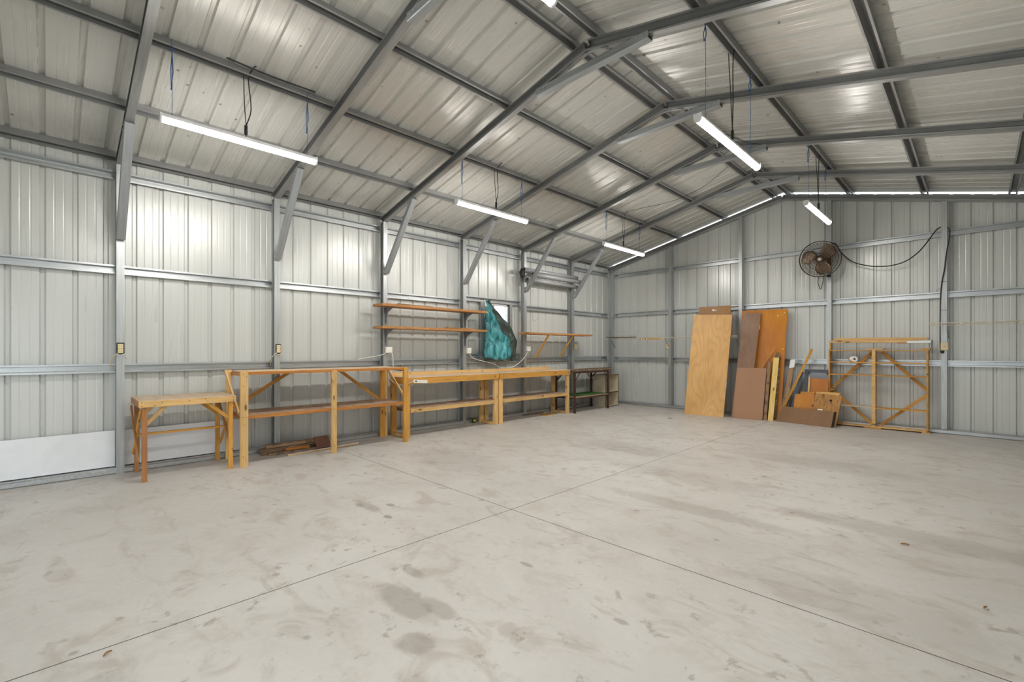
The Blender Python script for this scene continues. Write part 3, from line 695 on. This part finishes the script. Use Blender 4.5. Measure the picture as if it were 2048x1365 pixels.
# ------------------------------------------------------------------ teal cloth at the window
def cloth():
    rows = [(2.205, -4.20, -4.12), (2.16, -4.215, -4.05), (2.05, -4.215, -3.95), (1.91, -4.205, -3.76), (1.825, -4.205, -3.62), (1.69, -4.21, -3.50), (1.58, -4.21, -3.405), (1.49, -4.21, -3.375),
            (1.39, -4.22, -3.39), (1.27, -4.23, -3.40), (1.16, -4.225, -3.42), (1.10, -4.20, -3.45)]
    Z = [r[0] for r in rows]
    def at(z, j):
        for (a, b) in zip(rows, rows[1:]):
            if b[0] <= z <= a[0]:
                f = (a[0]-z)/(a[0]-b[0]); return a[j]+(b[j]-a[j])*f
        return rows[-1][j]
    bnd = [(2.205, -4.13), (2.1, -4.08), (1.9, -3.96), (1.72, -3.88), (1.62, -3.84), (1.57, -3.70), (1.52, -3.62), (1.4, -3.60), (1.2, -3.58), (1.1, -3.75)]
    def bd(z):
        for a, b in zip(bnd, bnd[1:]):
            if b[0] <= z <= a[0]: return a[1]+(b[1]-a[1])*(a[0]-z)/(a[0]-b[0])
        return -4.0
    NU, NV = 48, 64; bms = [bmesh.new(), bmesh.new()]; g = {}
    def P(i, j):
        z = 2.205-(2.205-1.10)*j/NV; u = i/NU; y = at(z, 1)+(at(z, 2)-at(z, 1))*u
        s = (2.205-z)/1.1
        x = .035+.10*s*math.sin(math.pi*min(1, u*1.02))**.8+.022*s*math.sin(u*17+z*4)+.012*math.sin(u*31-z*9+1.3)*s+.01*math.sin(z*23+u*6)
        zz = z+.012*math.sin(u*14)*(s > .97)
        return V((x, y+.006*math.sin(z*19), zz))
    pts = [[P(i, j) for j in range(NV+1)] for i in range(NU+1)]
    vs = [{}, {}]
    for i in range(NU):
        for j in range(NV):
            c = (pts[i][j]+pts[i+1][j+1])/2
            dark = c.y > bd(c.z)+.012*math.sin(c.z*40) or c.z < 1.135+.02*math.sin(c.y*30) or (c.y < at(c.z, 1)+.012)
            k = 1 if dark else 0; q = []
            for ii, jj in ((i, j), (i+1, j), (i+1, j+1), (i, j+1)):
                if (ii, jj) not in vs[k]: vs[k][(ii, jj)] = bms[k].verts.new(pts[ii][jj])
                q.append(vs[k][(ii, jj)])
            bms[k].faces.new(q).smooth = True
    t = thing('plastic_cloth', (.05, -3.8, 1.1), 'shiny teal plastic cloth with dark folds hanging over the window', 'cloth')
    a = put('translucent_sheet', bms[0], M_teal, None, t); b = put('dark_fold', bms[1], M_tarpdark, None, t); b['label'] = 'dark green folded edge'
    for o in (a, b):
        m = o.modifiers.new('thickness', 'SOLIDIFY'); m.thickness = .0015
    bm = bmesh.new(); addbox(bm, (-.012, -.012, -.075), (.004, .012, .02), Mx.Rotation(.35, 4, 'X')); addbox(bm, (-.012, -.02, -.1), (.006, .018, -.06), Mx.Rotation(.35, 4, 'X'))
    put('clip', bm, M_alu, Mx.Translation((.05, -4.225, 2.19)), t)
    bm = bmesh.new(); addtube(bm, [V((.02+.0*a, .028*math.cos(a), .022*math.sin(a))) for a in [2*math.pi*i/14 for i in range(14)]], .008, 6, True)
    put('eyelet', bm, M_black, Mx.Translation((.04, -4.13, 2.185)), t)
    tube('tie_wire', [(.04, -4.2, 2.2), (0, -4.21, 2.22), (-.1, -4.215, 2.23)], .004, M_black, t)
cloth()

# ------------------------------------------------------------------ timber pile under the rack
def off(name, a, b, wd, th, mat, label, up=(0, 0, 1), cat='timber offcut'):
    o = beam(name, a, b, wd, th, mat, None, up); tag(o, label, cat); return o
off('timber_offcut', (.12, -7.98, .035), (.10, -7.12, .035), .10, .07, M_olddark, 'thick dark old beam at the bottom of the pile under the rack')
off('timber_offcut', (.10, -7.92, .092), (.08, -7.2, .092), .07, .04, M_old, 'orange-brown batten on top of the pile under the rack')
off('timber_offcut', (.23, -7.93, .014), (.22, -7.30, .014), .06, .026, M_old, 'flat brown batten lying in front of the pile under the rack')
off('timber_offcut', (.215, -7.72, .048), (.19, -7.42, .042), .05, .03, M_orange, 'short orange offcut on the flat batten under the rack')
off('timber_offcut', (.20, -7.42, .044), (.17, -7.18, .044), .05, .03, M_darkedge, 'short blackened offcut at the right of the pile under the rack')
off('timber_stick', (.385, -7.75, .008), (.29, -6.78, .008), .016, .014, M_paper, 'thin pale stick on the floor under the rack', cat='stick')
off('timber_stick', (.415, -7.76, .007), (.32, -6.80, .007), .014, .012, M_pine, 'thin yellow stick on the floor beside the pale one', cat='stick')
o = board('brown_tile', (.31, -7.36, .02), (.28, -7.16, .02), (.13, -7.15, .145), (.15, -7.34, .145), .01, plain('brown_tile', (.16, .075, .05), .6)); tag(o, 'brown square tile leaning on the timber pile', 'tile')
# gadget on the floor behind the bench
t = thing('tape_reel', (.045, -4.47, 0), 'small black and lime green reel on the floor behind the bench leg', 'reel')
bm = bmesh.new()
addtube(bm, [V((.0, .038*math.cos(a), .045+.038*math.sin(a))) for a in [2*math.pi*i/16 for i in range(16)]], .011, 6, True)
addtube(bm, [V((0, -.03, .07)), V((0, -.09, .10)), V((.01, -.12, .085))], .010, 6); put('casing', bm, M_black, Mx.Translation((.045, -4.47, 0)), t)
cyl('green_core', (.03, -4.47, .045), (.06, -4.47, .045), .026, M_lime, t, 14)
o = board('floor_board', (.36, -2.88, .006), (.34, -2.52, .006), (.14, -2.54, .006), (.16, -2.9, .006), .005, M_pine2, None, 0); tag(o, 'thin flat board lying on the floor under the bench end', 'board')
off('timber_offcut', (.03, -3.2, .012), (.05, -2.62, .012), .035, .022, M_olddark, 'dark batten on the floor at the wall under the bench')

# ------------------------------------------------------------------ boards leaning at the back wall
t = thing('plywood_door', (2.5, -.5, 0), 'tall pale plywood door leaning on the back wall', 'door panel')
board('leaf', (2.155, -.685, 0), (2.902, -.615, 0), (2.94, -.28, 2.006), (2.19, -.28, 2.026), .035, M_door, t)
board('hinge_plate', (2.935, -.60, .55), (2.941, -.575, .55), (2.947, -.555, .69), (2.941, -.58, .69), .004, M_white, t)
o = board('plywood_sheet', (2.22, -.50, 0), (2.85, -.46, 0), (2.889, -.2, 2.193), (2.264, -.2, 2.193), .014, M_brownply); tag(o, 'brown plywood sheet showing above the pale door, chalk mark on top', 'sheet of plywood')
bm = bmesh.new()
for a, b in (((.0, 0), (.02, .035)), ((.02, .035), (.035, .0)), ((.05, .012), (.06, .0)), ((.075, .02), (.07, .0))): addbox(bm, (min(a[0], b[0])-.004, -.001, min(a[1], b[1])), (max(a[0], b[0])*.99+.004, .001, max(a[1], b[1])+.004))
put('chalk_mark', bm, M_paper, Mx.Translation((2.54, -.217, 2.095)), o)
t = thing('flush_door', (3.45, -.3, 0), 'wide glossy orange wooden door slab leaning behind the brown boards', 'door slab')
board('leaf', (2.995, -.30, 0), (3.80, -.26, 0), (3.851, -.04, 2.07), (3.052, -.04, 2.079), .03, M_orpanel, t)
for x, z in ((3.81, 2.0), (3.70, 1.95)): cyl('nail_hole', (x, -.048+(2.07-z)*-.11, z), (x, -.046+(2.07-z)*-.11, z), .012, M_cream, t, 10)
cyl('sticker', (3.80, -.124, 1.32), (3.80, -.118, 1.32), .014, plain('yellow_sticker', (.8, .55, .02), .5), t, 12)
o = board('brown_plank', (2.985, -.455, 0), (3.30, -.455, 0), (3.415, -.10, 2.01), (3.091, -.10, 2.037), .02, M_umber); tag(o, 'tall dark brown plank leaning on the orange panel', 'plank')
box('edge_label', (3.415, -.19, 1.70), (3.419, -.165, 1.78), M_paper, o, 0)
o = board('hardboard_sheet', (3.042, -.559, 0), (3.565, -.522, 0), (3.583, -.35, .963), (3.07, -.35, .955), .012, M_pink); tag(o, 'pinkish-brown rectangular board standing in front of the dark plank', 'board')
o = board('timber_board', (3.574, -.50, 0), (3.625, -.475, 0), (3.655, -.31, 1.087), (3.598, -.31, 1.086), .07, M_old); tag(o, 'narrow dark weathered timber standing between the pinkish board and yellow timber', 'timber')
o = beam('timber_stick', (3.37, -.315, .75), (3.715, -.285, 1.345), .02, .034, M_orange, None); tag(o, 'short orange batten slanting behind the pinkish board', 'batten')
bm = bmesh.new(); pts = [(3.64, 0), (3.74, 0), (3.775, 1.16), (3.735, 1.26), (3.70, 1.24), (3.66, 1.1)]
fr = [bm.verts.new((x, -.335+z*.135, z)) for x, z in pts]; bk = [bm.verts.new((x, -.32+z*.135, z)) for x, z in pts]
bm.faces.new(fr); bm.faces.new(bk[::-1])
for i in range(6): bm.faces.new((fr[i], fr[(i+1)%6], bk[(i+1)%6], bk[i]))
o = put('pointed_board', bm, M_olddark); tag(o, 'dark grey board with a pointed top behind the yellow timber', 'board')
o = board('yellow_timber', (3.636, -.454, 0), (3.719, -.431, 0), (3.771, -.25, 1.16), (3.676, -.25, 1.159), .055, M_yellow); tag(o, 'thick yellow timber standing upright in front of the orange panel', 'timber')
t = thing('rotten_plank', (3.85, -.3, 0), 'rotten cracked plank with a white painted end', 'plank')
board('plank', (3.79, -.345, 0), (3.876, -.345, 0), (3.984, -.13, .98), (3.90, -.13, .96), .035, M_old, t)
board('white_end', (3.90, -.13, .962), (3.984, -.13, .982), (4.0, -.10, 1.124), (3.917, -.10, 1.122), .035, M_white, t)
off('timber_stick', (3.772, -.375, .015), (4.269, -.115, 1.316), .024, .036, M_pine2, 'long thin pine batten leaning diagonally right of the rotten plank', cat='batten')
o = board('steel_strip', (3.905, -.30, 0), (3.965, -.30, 0), (4.135, -.10, .90), (4.085, -.10, .90), .012, M_bluedark); tag(o, 'dark blue-grey strip leaning behind the diagonal batten', 'strip')
o = board('steel_strip', (3.80, -.29, 0), (3.86, -.29, 0), (4.03, -.11, .80), (3.98, -.11, .80), .01, M_greyblue); tag(o, 'light grey-blue strip leaning between rotten plank and dark strip', 'strip')
t = thing('grey_panel', (4.32, -.15, 0), 'grey-blue framed metal panel leaning behind the orange drawer', 'panel')
board('sheet', (4.125, -.185, 0), (4.525, -.185, 0), (4.51, -.085, .94), (4.145, -.085, .94), .008, M_greyblue, t)
board('frame_bar', (4.12, -.192, 0), (4.18, -.192, 0), (4.205, -.095, .90), (4.142, -.095, .90), .006, M_bluedark, t)
board('frame_bar', (4.142, -.095, .90), (4.515, -.095, .90), (4.515, -.088, .95), (4.142, -.088, .95), .006, M_bluedark, t)
for x in (4.215, 4.50): bmk = cyl('knob', (x, -.097, .885), (x, -.125, .885), .016, M_black, t, 8)
t = thing('wooden_drawer', (4.4, -.24, 0), 'orange drawer standing on end behind the small boxes', 'drawer')
board('bottom_panel', (4.235, -.262, .0), (4.525, -.262, .0), (4.535, -.215, .79), (4.27, -.215, .80), .01, M_orpanel, t)
board('side_board', (4.205, -.30, .0), (4.232, -.30, .0), (4.268, -.25, .825), (4.243, -.25, .825), .04, M_pine, t)
# crates and boards in front
t = thing('orange_crate', (4.2, -.38, 0), 'small bright orange plywood box behind the long brown board', 'box')
board('front_panel', (4.02, -.415, 0), (4.34, -.415, 0), (4.367, -.38, .556), (4.061, -.38, .51), .012, M_orpanel, t)
board('back_panel', (4.06, -.325, 0), (4.36, -.325, 0), (4.38, -.30, .565), (4.13, -.30, .555), .01, M_pine2, t)
board('side_panel', (4.342, -.402, 0), (4.342, -.335, 0), (4.367, -.31, .55), (4.367, -.39, .55), .01, M_orange, t)
cyl('knot_hole', (4.335, -.393, .33), (4.335, -.398, .33), .013, M_darkedge, t, 10)
t = thing('keyhole_board', (4.55, -.45, 0), 'old brown wooden lid with a keyhole, leaning at the left foot of the back rack', 'box lid')
board('panel', (4.345, -.50, 0), (4.69, -.52, 0), (4.765, -.41, .53), (4.375, -.40, .55), .02, M_old, t).data.materials[0] = wood('scratched_brown', (.52, .27, .08), (.38, .18, .05), .6, .6, False, (.10, .05, .025), ss=2)
board('chipboard_back', (4.36, -.47, 0), (4.66, -.48, 0), (4.73, -.37, .575), (4.38, -.37, .575), .015, M_osb, t)
cyl('keyhole', (4.607, -.434, .445), (4.607, -.442, .442), .018, M_black, t, 12); board('keyhole_slot', (4.60, -.446, .40), (4.615, -.446, .40), (4.612, -.440, .44), (4.603, -.440, .44), .004, M_black, t, 0)
t = thing('brown_board', (4.2, -.5, 0), 'long low brown board lying on its edge in front of the boxes', 'board')
board('face', (3.757, -.435, 0), (4.637, -.585, 0), (4.672, -.535, .265), (3.868, -.41, .283), .022, M_brown, t)
board('dark_end', (4.640, -.583, 0), (4.668, -.545, 0), (4.70, -.50, .262), (4.675, -.533, .264), .006, M_darkedge, t)
o = board('paper_scrap', (4.42, -.485, .272), (4.50, -.497, .27), (4.50, -.472, .285), (4.43, -.46, .287), .002, M_paper, None, 0); tag(o, 'scrap of white paper on the edge of the low brown board', 'paper')

# ------------------------------------------------------------------ wooden rack at the back wall
t = thing('slatted_rack', (5.17, -.1, 0), 'pine shelving rack with diagonal braces standing against the back wall', 'shelving rack')
d0, d1 = -.175, -.02
def fr(name, x0, x1, z0, z1, mat, y0=d0, y1=d1): return box(name, (x0, y0, z0), (x1, y1, z1), mat, t, .0015)
fr('post', 4.525, 4.545, .02, 1.31, M_pine2); fr('post', 5.805, 5.828, .03, 1.30, M_pine2)
fr('centre_post', 5.128, 5.176, .0, 1.305, M_pine)
for z in (1.30, 1.098, .886):
    fr('shelf_board', 4.546, 5.127, z-.016, z, M_pine2); fr('shelf_board', 5.177, 5.804, z-.018, z-.002, M_pine2)
fr('shelf_board', 4.546, 5.127, .340, .356, M_topply); fr('shelf_board', 5.177, 5.804, .330, .348, M_pine2)
fr('shelf_board', 4.546, 5.127, .018, .036, M_pine); fr('shelf_board', 5.177, 5.804, .018, .038, M_pine)
fr('cap', 5.05, 5.28, 1.306, 1.326, M_pine); fr('foot', 5.03, 5.25, 0, .017, M_pine2, d0-.01); fr('foot', 5.75, 5.85, 0, .02, M_pine, d0-.01)
fr('cap', 5.76, 5.85, 1.304, 1.33, M_pine2, d0-.01); fr('cleat', 4.50, 4.60, .60, .62, M_pine2)
for a, b in (((5.12, 1.27), (4.56, .64)), ((5.24, 1.27), (5.80, .66)), ((4.56, .585), (5.12, .05)), ((5.80, .585), (5.23, .05))):
    beam('brace', (a[0], -.008, a[1]), (b[0], -.008, b[1]), .016, .045, M_pine2, t)
box('riser', (4.537, -.15, 1.305), (4.56, -.05, 1.42), M_pine2, t); box('riser', (5.857, -.15, 1.25), (5.875, -.05, 1.455), M_greyblue, t)
beam('top_board', (4.535, -.13, 1.445), (5.70, -.13, 1.437), .10, .04, M_pine, t)
box('batten', (5.45, -.16, 1.405), (5.62, -.1, 1.417), M_pine2, t)
o = beam('timber_board', (4.60, -.08, 1.489), (5.82, -.08, 1.478), .07, .038, M_pine); tag(o, 'loose pine board lying along the top of the back rack', 'board')
o = beam('white_strip', (5.575, -.195, 1.425), (5.86, -.195, 1.43), .02, .038, M_white); tag(o, 'white strip at the top right corner of the back rack', 'strip')
bm = bmesh.new()
t2 = thing('paper_roll', (4.87, -.1, 1.15), 'white paper roll lying on the upper left shelf of the back rack', 'paper roll')
cyl('roll', (4.895, -.165, 1.146), (4.83, -.03, 1.146), .047, M_paper, t2, 28, .03); cyl('core', (4.894, -.163, 1.146), (4.832, -.035, 1.146), .0165, M_darkedge, t2, 14)

# ------------------------------------------------------------------ wire shelves
def wire_shelf(x0, x1, z, dep, label, clips, brk):
    t = thing('wire_shelf', ((x0+x1)/2, 0, z), label, 'wire shelf', 'coated wire shelves')
    bm = bmesh.new()
    addtube(bm, [V((x0, -dep, 0)), V((x1, -dep, 0))], .005, 6); addtube(bm, [V((x0, -dep, -.04)), V((x1, -dep, -.04))], .003, 6)
    addtube(bm, [V((x0, -.01, 0)), V((x1, -.01, 0))], .003, 6); addtube(bm, [V((x0, -dep/2, -.004)), V((x1, -dep/2, -.004))], .003, 6)
    put('rail', bm, M_wirewh, Mx.Translation((0, 0, z)), t)
    bm = bmesh.new(); x = x0+.01
    while x < x1:
        addtube(bm, [V((x, -.01, .003)), V((x, -dep, .003)), V((x, -dep, -.04))], .0012, 4); x += .025
    put('wire_deck', bm, M_wirewh, Mx.Translation((0, 0, z)), t)
    for x in brk: tube('bracket', [(x, -dep*.95, z-.01), (x, -.01, z-.22)], .006, M_brk, t, smooth=False)
    for x in clips: box('clip', (x-.012, -dep-.009, z-.03), (x+.012, -dep+.006, z+.006), M_wirewh, t)
wire_shelf(-.0, 3.03, 1.578, .25, 'wire shelf on the back wall running behind the pale plywood door', (.02, 1.5), (.1, 1.5, 3.0))
wire_shelf(5.834, 7.4, 1.705, .35, 'wire shelf on the back wall at the right edge of the picture', (5.93, 6.2, 6.49, 6.8), (6.05, 7.2))
t = thing('hook_rack', (.42, -.22, 1.6), 'dark rack of wire hooks lying on the wire shelf near the corner', 'hook rack')
beam('bar', (.0, -.235, 1.596), (.80, -.235, 1.600), .02, .018, M_rust, t)
for i in range(9):
    x = .0+i*.092; tube('hook', [(x, -.235, 1.605), (x+.002, -.25, 1.63), (x+.035, -.26, 1.635), (x+.05, -.255, 1.61)], .003, M_brk, t, 5)
o = beam('wood_tool', (1.10, -.258, 1.549), (1.42, -.258, 1.545), .006, .03, M_pine2); tag(o, 'orange wooden strip hanging at the wire shelf beside the post', 'strip')
t = thing('leather_strap', (.98, -.26, 1.55), 'brown strap with white tags hanging on the wire shelf', 'strap')
beam('strap', (.85, -.262, 1.548), (1.09, -.262, 1.548), .006, .026, M_orange, t)
for x in (.868, .95, 1.0, 1.075): box('white_tag', (x, -.27, 1.535), (x+.018, -.266, 1.565), M_paper, t, 0)

# ------------------------------------------------------------------ fan
def fan():
    C = V((4.425, -.30, 2.888)); n = V((.12, -.97, -.17)).normalized()
    R = .305; t = thing('wall_fan', C, 'rusty round wall fan with a wire guard on the back wall post', 'fan')
    M = frame(C, V((1, 0, 0))-n*n.x, n)            # local z = facing
    def pp(r, a, z): return V((r*math.cos(a), r*math.sin(a), z))
    for nm, s in (('front_guard', 1), ('rear_guard', -1)):
        bm = bmesh.new(); dome = lambda r: s*(.025+.065*math.sqrt(max(0, 1-(r/R)**2)))
        for r in ([.05, .10, .145, .19, .23, .27] if s > 0 else [.1, .19, .26]): addtube(bm, [pp(r, 2*math.pi*i/40, dome(r)) for i in range(40)], .0022, 4, True)
        NS = 72 if s > 0 else 36
        for i in range(NS):
            a = 2*math.pi*i/NS; addtube(bm, [pp(r, a+.35*(r/R), dome(r)) for r in (.04, .12, .2, .27, R)], .0017, 4)
        put(nm, bm, M_fan, M, t)
    bm = bmesh.new()
    for z in (-.025, .025, 0): addtube(bm, [pp(R+.002, 2*math.pi*i/48, z) for i in range(48)], .006, 6, True)
    put('rim', bm, M_fan, M, t)
    W = lambda p: M @ V(p)
    hub = cyl('hub', W((0, 0, -.02)), W((0, 0, .03)), .045, M_blade, t, 20)
    for k in range(3):
        bm = bmesh.new(); a0 = math.radians(-82+120*k); g = []
        for i in range(9):
            r = .045+.225*i/8; wid = 1.5*math.sin(math.pi*min(1, .28+.62*i/8))**.7
            g.append([bm.verts.new(pp(r, a0+wid*(j/6-.5)+.15*i/8, (j/6-.5)*.07*(.5+.5*i/8)+.006)) for j in range(7)])
        for i in range(8):
            for j in range(6): bm.faces.new((g[i][j], g[i+1][j], g[i+1][j+1], g[i][j+1])).smooth = True
        o = put('blade', bm, M_blade, M, hub); m = o.modifiers.new('th', 'SOLIDIFY'); m.thickness = .002
    cyl('centre_cap', W((0, 0, .088)), W((0, 0, .1)), .016, M_whitepl, t, 14)
    cyl('motor', W((0, 0, -.13)), W((0, 0, -.03)), .065, M_fan, t, 20)
    beam('wall_bracket', W((0, 0, -.12)), (4.5, -.002, 2.92), .04, .04, M_fan, t); box('bracket_plate', (4.47, -.008, 2.8), (4.53, 0, 3.06), M_fan, t)
    tube('bracket_arm', [(4.5, -.01, 3.06), (4.5, -.10, 3.16), (4.49, -.15, 3.17)], .008, M_fan, t)
    box('switch_box', (4.50, -.19, 2.575), (4.56, -.15, 2.615), M_black, t)
    tube('hanging_loop', [(4.405, -.26, 2.60), (4.385, -.26, 2.50), (4.40, -.26, 2.43), (4.425, -.26, 2.365), (4.452, -.26, 2.45), (4.465, -.26, 2.53), (4.46, -.26, 2.60)], .0055, M_black, t)
fan()
cable('power_cable', [(4.545, -.03, 3.18), (4.60, -.03, 3.17), (4.683, -.03, 3.003), (4.848, -.03, 2.82), (5.054, -.03, 2.725), (5.229, -.03, 2.691), (5.389, -.03, 2.69), (5.566, -.03, 2.745), (5.724, -.03, 2.884), (5.849, -.03, 3.074), (5.913, -.03, 3.173), (5.96, -.02, 3.21)], .009, 'black cable sagging from the fan to the right gable post')
t = cable('power_cable', [(6.036, -.0, 3.195), (6.065, -.015, 3.146), (6.052, -.018, 2.97), (6.027, -.02, 2.798), (6.003, -.02, 2.544), (5.978, -.015, 2.368), (5.961, -.012, 2.165), (5.955, -.01, 1.81), (5.956, -.01, 1.40), (5.962, -.02, 1.27)], .008, 'black cable running down the right gable post to the switch box')
for z in (2.36, 1.92): beam('cable_tie', (5.95, -.004, z), (6.033, -.004, z), .002, .004, M_black, t)
t = pbox(6.004, -.0, 1.355, .088, .125, 'cream switch box on the right gable post beside the back rack', M_cream, 'y', 'switch_box')
cyl('cable_gland', (5.985, -.02, 1.292), (5.975, -.02, 1.25), .02, M_black, t, 10)
for z in (2.27, 2.07): off('tie_wire', (5.90, .02, z-.06 if z > 2.2 else z+.03), (5.955, -.0, z), .003, .006, M_wirewh if z < 2.2 else M_brk, ('grey' if z > 2.2 else 'pale')+' wire stub beside the right gable post '+('above' if z > 2.2 else 'below')+' the middle girt', cat='wire')

# ------------------------------------------------------------------ small litter on the floor
for (x, y, a, s, l) in ((6.03, -5.79, .3, .022, 'curled orange leaf on the right part of the floor'), (3.753, -9.652, 2.2, .019, 'dry brown leaf on the floor near the bottom left'),
                        (6.4, -6.5, 1.2, .018, 'small red-brown leaf near the right edge of the floor'), (2.26, -1.51, .1, .05, 'dark scrap on the floor before the pale door')):
    bm = bmesh.new(); g = []
    for i in range(7):
        u = i/6; wv = s*.35*math.sin(math.pi*u)+.0005; g.append([bm.verts.new(((u-.5)*2*s, wv*j, .002+.006*abs(j)+.004*math.sin(u*3))) for j in (-1, 0, 1)])
    for i in range(6):
        for j in range(2): bm.faces.new((g[i][j], g[i+1][j], g[i+1][j+1], g[i][j+1]))
    o = put('dry_leaf', bm, M_leaf if s < .04 else M_olddark, Mx.Translation((x, y, 0)) @ Mx.Rotation(a, 4, 'Z')); tag(o, l, 'leaf')
